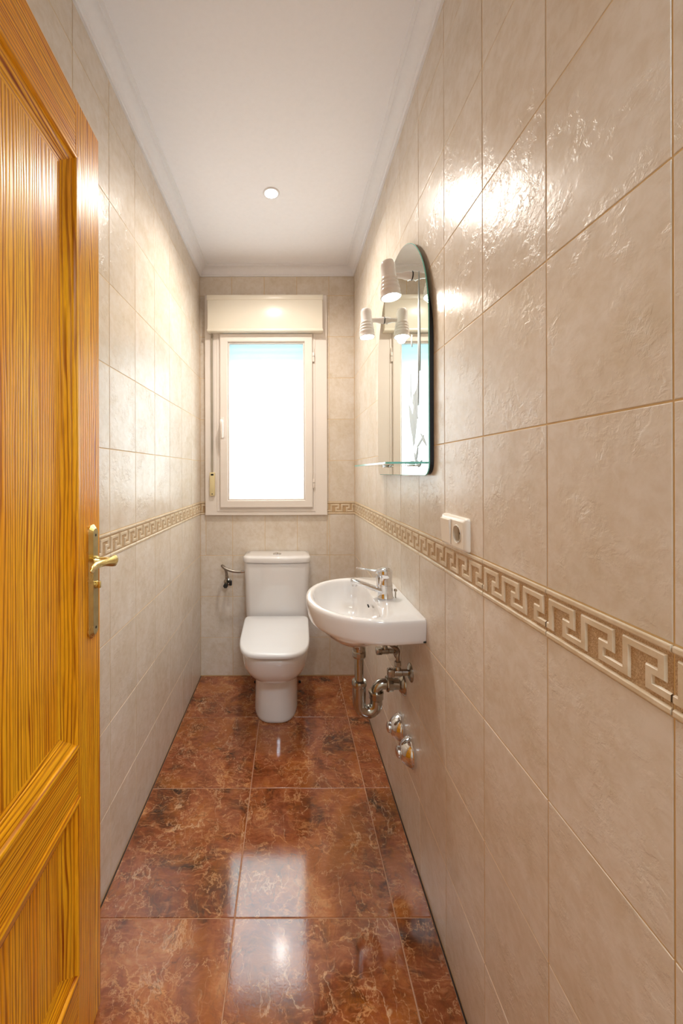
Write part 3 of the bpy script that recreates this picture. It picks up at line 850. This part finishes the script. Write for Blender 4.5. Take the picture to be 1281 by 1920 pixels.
for s, z in ((0.985, 0.817), (0.965, 0.80), (0.935, 0.78), (0.88, 0.755), (0.78, 0.728), (0.62, 0.706), (0.42, 0.693), (0.22, 0.687), (0.1, 0.685)):
    rings.append(rr(scl(RI, s, 0.19), z))
wc('basin_bowl', loft(rings), M_CER, bas, autosmooth=70)
wc('overflow_slot', box(XR-0.128, XR-0.124, BY-0.010, BY+0.010, 0.785, 0.791, 0.001), M_DHOLE, bas)
wc('drain_plug', lathe([(0, 0.6855), (0.021, 0.6855), (0.022, 0.688), (0.018, 0.690), (0, 0.691)], 'Z', 28, (XR-0.19, BY, 0)), M_CHROME, bas, autosmooth=40)
wc('silicone_joint', tube([(XR-0.002, BY-0.226, 0.824), (XR-0.002, BY+0.226, 0.824)], 0.0022, 8), M_CER, bas)
wc('fixing_bolt', lathe([(0, -0.008), (0.003, -0.008), (0.003, 0.0), (0, 0.0)], 'X', 10, (XR, BY-0.2225, 0.757)), M_DHOLE, bas)

# faucet
FXc, FYc = 0.330, 1.345
tap = empty('basin_faucet', (FXc, FYc, 0.826), 'chrome single-lever mixer tap on the washbasin deck', 'tap')
zz = 0.8262
bm = lathe([(0, zz-0.0005), (0.0275, zz-0.0005), (0.0285, zz+0.002), (0.0265, zz+0.006), (0.0250, zz+0.02), (0.0240, zz+0.043), (0.0240, zz+0.045), (0, zz+0.045)], 'Z', 32, (FXc, FYc, 0))
wc('tap_body', bm, M_CHROME, tap, autosmooth=35)
bm = lathe([(0, zz+0.0455), (0.0240, zz+0.0455), (0.0240, zz+0.05), (0.0220, zz+0.070), (0.0225, zz+0.073), (0.0238, zz+0.075), (0.0250, zz+0.085), (0.0238, zz+0.095), (0.015, zz+0.102), (0, zz+0.104)], 'Z', 32, (FXc, FYc, 0))
wc('tap_cartridge', bm, M_CHROME, tap, autosmooth=40)
# spout: flattened tube rising toward the bowl centre
def blade(path, sizes, n=18, bm=None, sup=2.6):
    rings = []
    P = [Vector(p) for p in path]
    for i, p in enumerate(P):
        d = (P[min(i+1, len(P)-1)]-P[max(i-1, 0)]).normalized()
        s = d.cross(Vector((0, 0, 1))).normalized(); u = s.cross(d).normalized()
        w, h = sizes[i]; ring = []
        for k in range(n):
            a = 2*pi*k/n; c, q = cos(a), sin(a)
            ring.append(p + s*w*math.copysign(abs(c)**(2/sup), c) + u*h*math.copysign(abs(q)**(2/sup), q))
        rings.append(ring)
    return loft(rings, bm=bm)
bm = blade([(FXc+0.005, FYc, 0.852), (FXc-0.022, FYc-0.001, 0.853), (FXc-0.034, FYc-0.001, 0.857), (FXc-0.075, FYc-0.003, 0.873), (FXc-0.112, FYc-0.004, 0.886), (FXc-0.119, FYc-0.004, 0.8875)],
           [(0.019, 0.009), (0.018, 0.0095), (0.0165, 0.009), (0.0135, 0.0082), (0.0125, 0.0085), (0.010, 0.006)])
sp = wc('spout', bm, M_CHROME, tap, autosmooth=40)
bm = lathe([(0, 0.868), (0.010, 0.868), (0.0105, 0.870), (0.0105, 0.886), (0, 0.886)], 'Z', 20, (FXc-0.108, FYc-0.004, 0))
obj('aerator', bm, M_CHROME, sp, loc=-Vector(tap.location), autosmooth=40)
bm = blade([(FXc+0.012, FYc, 0.9255), (FXc-0.008, FYc, 0.927), (FXc-0.025, FYc, 0.922), (FXc-0.042, FYc-0.001, 0.9215), (FXc-0.07, FYc-0.002, 0.926), (FXc-0.096, FYc-0.002, 0.930), (FXc-0.101, FYc-0.002, 0.930)],
           [(0.017, 0.005), (0.020, 0.007), (0.016, 0.006), (0.011, 0.004), (0.010, 0.003), (0.0085, 0.0025), (0.004, 0.0015)])
wc('lever', bm, M_CHROME, tap, autosmooth=45)
bm = tube([(FXc-0.022, FYc, 0.914), (FXc-0.030, FYc, 0.905), (FXc-0.027, FYc, 0.893), (FXc-0.026, FYc, 0.87), (FXc-0.028, FYc, 0.858)], [0.003, 0.0045, 0.005, 0.005, 0.005], 12, smooth_path=4)
wc('temperature_stop', bm, M_CHROME, tap, autosmooth=50)
bm = tube([(FXc+0.034, FYc-0.004, 0.822), (FXc+0.034, FYc-0.004, 0.850)], 0.0025, 10)
lathe([(0, 0.848), (0.005, 0.849), (0.0058, 0.853), (0.004, 0.857), (0, 0.858)], 'Z', 14, (FXc+0.034, FYc-0.004, 0), bm)
wc('popup_rod', bm, M_DCHROME, tap, autosmooth=50)

# ------------------------------------------------------------------ drain trap
DX, DY = 0.2445, 1.38
tr = empty('sink_trap', (DX, DY, 0.40), 'aged chrome P-trap drain pipe under the washbasin', 'drain pipe')
bm = lathe([(0, 0.6645), (0.031, 0.6645), (0.033, 0.661), (0.031, 0.653), (0.024, 0.646), (0.0225, 0.638), (0.0225, 0.628), (0, 0.628)], 'Z', 32, (DX, DY, 0))
wc('drain_flange', bm, M_DCHROME, tr, autosmooth=35)
wc('coupling_nut', lathe([(0, 0.628), (0.022, 0.628), (0.0245, 0.624), (0.0245, 0.610), (0.022, 0.604), (0.0165, 0.603), (0, 0.603)], 'Z', 12, (DX, DY, 0)), M_DCHROME, tr, autosmooth=20)
wc('tailpiece', lathe([(0, 0.50), (0.0162, 0.50), (0.0162, 0.606), (0, 0.606)], 'Z', 28, (DX, DY, 0)), M_DCHROME, tr, autosmooth=35)
RX = DX+0.060; rb = 0.030; zb = 0.440
path = [(DX, DY, 0.512)]
path += [(DX, DY, 0.47)]
for k in range(13):
    a = pi+pi*k/12
    path.append((DX+rb+rb*cos(a), DY, zb+rb*sin(a)))
path.append((RX, DY, 0.455))
bm = tube(path, [0.0235]+[0.0232]+[0.0225]*13+[0.0215], 24)
wc('u_bend', bm, M_DCHROME, tr, autosmooth=40)
wc('slip_ring', lathe([(0.0165, 0.517), (0.0245, 0.520), (0.0262, 0.514), (0.0262, 0.506), (0.0235, 0.500)], 'Z', 28, (DX, DY, 0), cap=False), M_DCHROME, tr, autosmooth=35)
wc('union_nut', lathe([(0, 0.455), (0.0225, 0.455), (0.0262, 0.459), (0.0262, 0.476), (0.0275, 0.480), (0.0262, 0.484), (0.018, 0.4845), (0, 0.4845)], 'Z', 14, (RX, DY, 0)), M_DCHROME, tr, autosmooth=20)
ze = 0.505; re = 0.026
path = [(RX, DY, 0.478)]
for k in range(9):
    a = pi-(pi/2)*k/8
    path.append((RX+re+re*cos(a), DY, ze-re+0.003+re*sin(a)))
path.append((0.352, DY, ze+0.003))
wc('elbow', tube(path, 0.0182, 22), M_DCHROME, tr, autosmooth=40)
wc('wall_nut', lathe([(0.018, 0.339), (0.0255, 0.341), (0.027, 0.345), (0.0255, 0.349), (0.025, 0.362), (0.019, 0.364)], 'X', 14, (0, DY, ze+0.003), cap=False), M_DCHROME, tr, autosmooth=20)
wc('outlet_pipe', lathe([(0, 0.348), (0.0195, 0.348), (0.0195, XR), (0, XR)], 'X', 24, (0, DY, ze+0.003)), M_DCHROME, tr, autosmooth=35)
wc('rosette', lathe([(0.0195, 0.384), (0.024, 0.386), (0.035, 0.395), (0.038, XR-0.002), (0.038, XR-0.0003), (0.0195, XR-0.0003)], 'X', 36, (0, DY, ze+0.003), cap=False), M_DCHROME, tr, autosmooth=35)

# ------------------------------------------------------------------ angle valves under the basin
def angle_valve(y, z, label, hx, hy, knob_dark):
    v = empty('angle_valve', (XR, y, z), label, 'water valve', 'angle valves under the washbasin')
    wc('rosette', lathe([(0, XR), (0.030, XR), (0.030, XR-0.003), (0.024, XR-0.007), (0.0115, XR-0.012), (0, XR-0.012)], 'X', 32, (0, y, z)), M_DCHROME, v, autosmooth=35)
    bm = lathe([(0, XR-0.010), (0.0105, XR-0.010), (0.0105, XR-0.03), (0.0125, XR-0.032), (0.0125, XR-0.055), (0.009, XR-0.058), (0, XR-0.058)], 'X', 20, (0, y, z))
    lathe([(0, z), (0.010, z), (0.010, z+0.018), (0.0085, z+0.022), (0, z+0.022)], 'Z', 18, (XR-0.044, y, 0), bm)
    wc('valve_body', bm, M_DCHROME, v, autosmooth=35)
    wc('valve_knob', box(XR-0.078, XR-0.056, y-0.0105, y+0.0105, z-0.0125, z+0.0125, 0.003), M_DCHROME, v, autosmooth=35)
    wc('hose_nut', hexnut((XR-0.044, y, 0), 0.0115, z+0.021, z+0.037, 'Z'), M_DCHROME, v, autosmooth=20)
    wc('supply_hose', tube([(XR-0.044, y, z+0.034), (XR-0.044, y, z+0.055), (XR-0.040, y+hy*0.3, z+0.070), (hx*0.5+(XR-0.044)*0.5, y+hy*0.7, z+0.076), (hx, y+hy, z+0.080)], 0.0062, 12, smooth_path=5), M_HOSE, v, autosmooth=60)
    return v
angle_valve(1.295, 0.592, 'chrome angle valve with a hose under the basin, the nearer of two', FXc+0.012, 0.03, True)
angle_valve(1.47, 0.584, 'chrome angle valve half hidden behind the trap, the farther of two', FXc+0.012, -0.09, True)

# round chrome stopcock covers
def cover(y, z, label):
    c = empty('valve_cover', (XR, y, z), label, 'valve cover', 'round chrome valve covers low on the right wall')
    wc('flange', lathe([(0.0, XR), (0.0465, XR), (0.0475, XR-0.002), (0.0475, XR-0.009), (0.0455, XR-0.0115), (0.0, XR-0.0115)], 'X', 44, (0, y, z)), M_CHROME, c, autosmooth=35)
    wc('bell', lathe([(0.0, XR-0.0112), (0.0450, XR-0.0112), (0.0445, XR-0.014), (0.037, XR-0.025), (0.027, XR-0.037), (0.0185, XR-0.0415), (0.0, XR-0.0415)], 'X', 44, (0, y, z)), M_CHROME, c, autosmooth=28)
    wc('centre_button', lathe([(0, XR-0.0412), (0.0180, XR-0.0412), (0.0190, XR-0.044), (0.0175, XR-0.050), (0.012, XR-0.0535), (0, XR-0.0545)], 'X', 32, (0, y, z)), M_CHROME, c, autosmooth=35)
cover(1.404, 0.338, 'round chrome valve cover low on the right wall, nearer the trap')
cover(1.281, 0.337, 'round chrome valve cover low on the right wall, the lower right one in view')

# ------------------------------------------------------------------ mirror
MY, MZ0, MZS, MA, MB = 1.39, 1.25, 1.69, 0.310, 0.345
XM = 0.387
def arch(a, b, zs, z0, rc=0.035, inset=0.0, n=40):
    """closed outline (y, z), counter-clockwise"""
    a -= inset; b -= inset; z0 += inset; pts = []
    for k in range(n+1):
        t = pi*k/n; pts.append((a*cos(t), zs+b*sin(t)))
    for k in range(9):
        t = pi+pi/2*k/8; pts.append((-a+rc+rc*cos(t), z0+rc+rc*sin(t)))
    for k in range(9):
        t = -pi/2+pi/2*k/8; pts.append((a-rc+rc*cos(t), z0+rc+rc*sin(t)))
    return pts
mir = empty('wall_mirror', (XR, MY, MZ0), 'arched frameless mirror with etched plant pattern above the washbasin', 'mirror')
A0 = arch(MA, MB, MZS, MZ0); A1 = arch(MA, MB, MZS, MZ0, inset=0.0015)
bm = loft([[(XM+0.0028, MY+y, z) for y, z in A0], [(XM+0.0008, MY+y, z) for y, z in A0], [(XM, MY+y, z) for y, z in A1]], cap0=True, cap1=True)
o = wc('mirror_glass', bm, M_GLEDGE, mir)
o.data.materials.append(M_MIRROR)
for p in o.data.polygons:
    if abs(p.normal.x) > 0.95 and len(p.vertices) > 10: p.material_index = 1
AB = arch(MA-0.0015, MB*0.84, MZS-0.05, MZ0+0.003)
bm = loft([[(XM+0.0030, MY+y, z) for y, z in AB], [(XR-0.0005, MY+y, z) for y, z in AB]])
wc('backing_board', bm, M_BOARD, mir)
# etched plant: reeds and leaves as very thin frosted shapes
def leaf(name, y, z, ang, L, w, bend=0.0):
    bm = bmesh.new()
    n = 8; pts = []
    for s in (1, -1):
        rng = range(n+1) if s == 1 else range(n-1, 0, -1)
        for k in rng:
            t = k/n; ww = w*sin(pi*t)**0.8*(1-0.3*t)*s*0.5; bx = bend*t*t
            u, v = L*t, ww+bx*L
            pts.append((y+u*cos(ang)-v*sin(ang), z+u*sin(ang)+v*cos(ang)))
    x1 = XM-0.0001; x0 = XM-0.0003-0.00012*len([c for c in mir.children if c.name.startswith('etched')])
    loft([[(x1, a, b) for a, b in pts], [(x0, a, b) for a, b in pts]], bm=bm)
    wc(name, bm, M_ETCH, mir)
leaf('etched_leaf', 1.213, 1.335, radians(95), 0.20, 0.055, 0.12)
leaf('etched_leaf', 1.200, 1.345, radians(72), 0.15, 0.045, -0.1)
leaf('etched_leaf', 1.235, 1.470, radians(86), 0.12, 0.012, 0.05)
leaf('etched_leaf', 1.222, 1.475, radians(128), 0.05, 0.018, 0.1)
leaf('etched_leaf', 1.19, 1.44, radians(60), 0.07, 0.022, 0.2)
leaf('etched_leaf', 1.17, 1.42, radians(45), 0.06, 0.016, 0.1)
leaf('etched_leaf', 1.185, 1.335, radians(160), 0.075, 0.010, -0.1)
leaf('etched_leaf', 1.15, 1.375, radians(25+180), 0.06, 0.010, 0.2)
leaf('etched_leaf', 1.14, 1.36, radians(200), 0.05, 0.008, 0.2)
leaf('etched_leaf', 1.19, 1.295, radians(110), 0.045, 0.016, 0.1)
leaf('etched_leaf', 1.175, 1.283, radians(45), 0.05, 0.016, 0.1)
leaf('etched_leaf', 1.17, 1.275, radians(150), 0.04, 0.014, 0.0)
leaf('etched_leaf', 1.225, 1.655, radians(80), 0.04, 0.008, 0.1)
leaf('etched_reed', 1.165, 1.46, radians(90.5), 0.40, 0.007, 0.01)
leaf('etched_reed', 1.150, 1.56, radians(89), 0.27, 0.006, -0.01)

# glass shelf in front of the mirror
shf = empty('glass_shelf', (XM-0.05, 1.385, 1.287), 'clear glass shelf clipped to the lower part of the mirror', 'shelf')
pts = []
r = 0.022; ya, yb_ = 1.10, 1.665; xa = XM-0.112
for cx, cy, t0 in ((xa+r, yb_-r, 90), (xa+r, ya+r, 180)):
    for k in range(9):
        t = radians(t0+90*k/8); pts.append((cx+r*cos(t), cy+r*sin(t)))
pts += [(XM-0.001, ya), (XM-0.001, yb_)]
bm = loft([[(x, y, 1.2840) for x, y in pts], [(x, y, 1.2895) for x, y in pts]])
o = wc('shelf_pane', bm, M_SGLASS, shf)
o.data.materials.append(M_GLEDGE)
for p in o.data.polygons:
    if abs(p.normal.z) < 0.5: p.material_index = 1
for yy in (1.222, 1.535):
    bm = box(XM-0.020, XM-0.0006, yy-0.014, yy+0.014, 1.2785, 1.2835, 0.0015)
    box_bm(bm, XM-0.016, XM-0.0006, yy-0.014, yy+0.014, 1.2900, 1.2945, 0.0015)
    wc('shelf_clip', bm, M_CHROME, shf, autosmooth=40)

# mirror spotlights
def spot(y, label, tilt):
    z = 1.880
    s = empty('mirror_spotlight', (XM, y, z), label, 'lamp', 'mirror spotlights')
    bm = lathe([(0, XM-0.0005), (0.0125, XM-0.0005), (0.0135, XM-0.004), (0.0140, XM-0.012), (0.0115, XM-0.024), (0.0088, XM-0.032), (0.0080, XM-0.056), (0, XM-0.056)], 'X', 24, (0, y, z))
    arm = wc('arm', bm, M_LAMPW, s, autosmooth=50)
    bm = lathe([(0.0130, XM-0.0003), (0.0142, XM-0.0008), (0.0130, XM-0.0018)], 'X', 24, (0, y, z))
    wc('black_ring', bm, M_BLACKM, s)
    bm = lathe([(0, -0.003), (0.0016, -0.003), (0.0016, 0.0), (0, 0.0)], 'Z', 10, (XM-0.012, y, z-0.0135))
    wc('set_screw', bm, M_CHROME, s)
    hd = empty('lamp_head', (XM-0.072, y, z-0.006) - Vector(s.location) if False else Vector((XM-0.072, y, z-0.006))-Vector(s.location)); hd.parent = s
    hd.rotation_euler = tilt
    prof = [(0.0, 0.055), (0.012, 0.0545), (0.0185, 0.051), (0.0215, 0.045), (0.0225, 0.036), (0.0228, 0.0)]
    zc = 0.0; rad = 0.0232
    for k in range(4):
        prof += [(rad+0.0006, zc-0.002), (rad+0.0022, zc-0.0045), (rad+0.0024, zc-0.010), (rad+0.0012, zc-0.0125)]
        zc -= 0.0125; rad += 0.0018
    prof += [(0.0318, -0.060), (0.0325, -0.064), (0.0310, -0.064), (0.0295, -0.056), (0.0, -0.045)]
    obj('shade', lathe(prof, 'Z', 36, (0, 0, 0), cap=False), M_LAMPW, hd, autosmooth=50)
    obj('lamp_rim', lathe([(0.0305, -0.0600), (0.0312, -0.0648), (0.0292, -0.0648), (0.0265, -0.055)], 'Z', 36, cap=False), M_DCHROME, hd, autosmooth=50)
    obj('bulb', lathe([(0.0, -0.0665), (0.012, -0.0662), (0.022, -0.0645), (0.0262, -0.060), (0.0262, -0.055), (0, -0.055)], 'Z', 28), M_GLOW, hd, autosmooth=60)
    ld = bpy.data.lights.new('spotlight_beam', 'SPOT'); ld.energy = SPOT_W; ld.color = (1.0, 0.89, 0.76); ld.spot_size = radians(150); ld.spot_blend = 0.6; ld.shadow_soft_size = 0.018
    lo = bpy.data.objects.new('spotlight_beam', ld); COL.objects.link(lo); lo.parent = hd; lo.location = (0, 0, -0.072)
spot(1.225, 'white ribbed spotlight on the mirror, the nearer and larger in view', (radians(-3), radians(-4.5), 0))
spot(1.585, 'white ribbed spotlight on the mirror, the farther and smaller in view', (radians(-3), radians(-1.5), 0))

# ------------------------------------------------------------------ switch and socket plate
ss = empty('switch_socket_plate', (XR, 0.942, 1.115), 'white plastic wall plate with rocker switch and round socket', 'switch')
PY0, PY1, PZ0, PZ1 = 0.864, 1.004, 1.078, 1.155
bm = bmesh.new()
def rrect(y0, y1, z0, z1, r, n=4):
    out = []
    for cy, cz, t0 in ((y1-r, z1-r, 0), (y0+r, z1-r, 90), (y0+r, z0+r, 180), (y1-r, z0+r, 270)):
        for k in range(n+1):
            t = radians(t0+90*k/n); out.append((cy+r*cos(t), cz+r*sin(t)))
    return out
q = [(0.0, 0.0, 0.006), (0.004, 0.0, 0.006), (0.0095, 0.0025, 0.005), (0.012, 0.007, 0.004), (0.0122, 0.0095, 0.003)]
loft([[(XR-x, a, b) for a, b in rrect(PY0+i, PY1-i, PZ0+i, PZ1-i, r)] for x, i, r in q], bm=bm)
SOC = (XR-0.0130, 0.9045, 1.1155)
def bored(bm):
    """cut the round socket well out of a closed mesh"""
    tmp = [bpy.data.meshes.new('a'), bpy.data.meshes.new('b')]
    bmesh.ops.recalc_face_normals(bm, faces=bm.faces[:]); bm.to_mesh(tmp[0]); bm.free()
    cb = lathe([(0, -0.02), (0.0200, -0.02), (0.0200, 0.0115), (0, 0.0115)], 'X', 40, SOC)
    bmesh.ops.recalc_face_normals(cb, faces=cb.faces[:]); cb.to_mesh(tmp[1]); cb.free()
    oa, ob = [bpy.data.objects.new('t', m) for m in tmp]
    COL.objects.link(oa); COL.objects.link(ob)
    md = oa.modifiers.new('b', 'BOOLEAN'); md.object = ob; md.operation = 'DIFFERENCE'; md.solver = 'EXACT'
    dg = bpy.context.evaluated_depsgraph_get(); dg.update()
    out = bmesh.new(); out.from_mesh(oa.evaluated_get(dg).to_mesh())
    for o_ in (oa, ob): bpy.data.objects.remove(o_)
    return out
wc('cover_plate', bored(bm), M_SWITCH, ss, autosmooth=40)
bm = bmesh.new()
vs = [(XR-0.0120, 0.9390, 1.085), (XR-0.0120, 0.9930, 1.085), (XR-0.0120, 0.9930, 1.146), (XR-0.0120, 0.9390, 1.146)]
vt = [(XR-0.0145, 0.9400, 1.0865), (XR-0.0145, 0.9920, 1.0865), (XR-0.0185, 0.9920, 1.1445), (XR-0.0185, 0.9400, 1.1445)]
loft([vs, vt], bm=bm); bmesh.ops.bevel(bm, geom=bm.edges[:], offset=0.0008, segments=2, affect='EDGES')
wc('rocker_switch', bm, M_SWITCH, ss, autosmooth=40)
# socket: square insert with a recessed round well
bm = box(XR-0.0130, XR-0.0119, 0.8745, 0.9350, 1.085, 1.146, 0.0004)
so = wc('socket_insert', bored(bm), M_SWITCH, ss)
bm = lathe([(0.0205, -0.0016), (0.0215, -0.0012), (0.0205, 0.0), (0.0195, 0.0001)], 'X', 36, SOC, cap=False)
obj('socket_rim', bm, M_SWITCH, so, loc=-Vector(ss.location), autosmooth=50)
bm = lathe([(0, 0.0108), (0.0199, 0.0108), (0.0199, 0.0114), (0, 0.0114)], 'X', 36, SOC)
w_ = obj('socket_well', bm, M_SOCK, so, loc=-Vector(ss.location)); w_['label'] = 'grey-beige floor of the round socket well'
bm = bmesh.new()
for s in (-1, 1):
    lathe([(0, 0.0104), (0.0026, 0.0104), (0.0026, 0.0110), (0, 0.0110)], 'X', 12, (SOC[0], SOC[1]+s*0.0095, SOC[2]), bm)
obj('pin_hole', bm, M_DHOLE, so, loc=-Vector(ss.location))
for s in (-1, 1):
    obj('earth_clip', box(XR-0.0120, XR-0.0025, 0.9025, 0.9065, 1.1155+s*0.0175-0.002, 1.1155+s*0.0175+0.002), M_CHROME, so, loc=-Vector(ss.location))
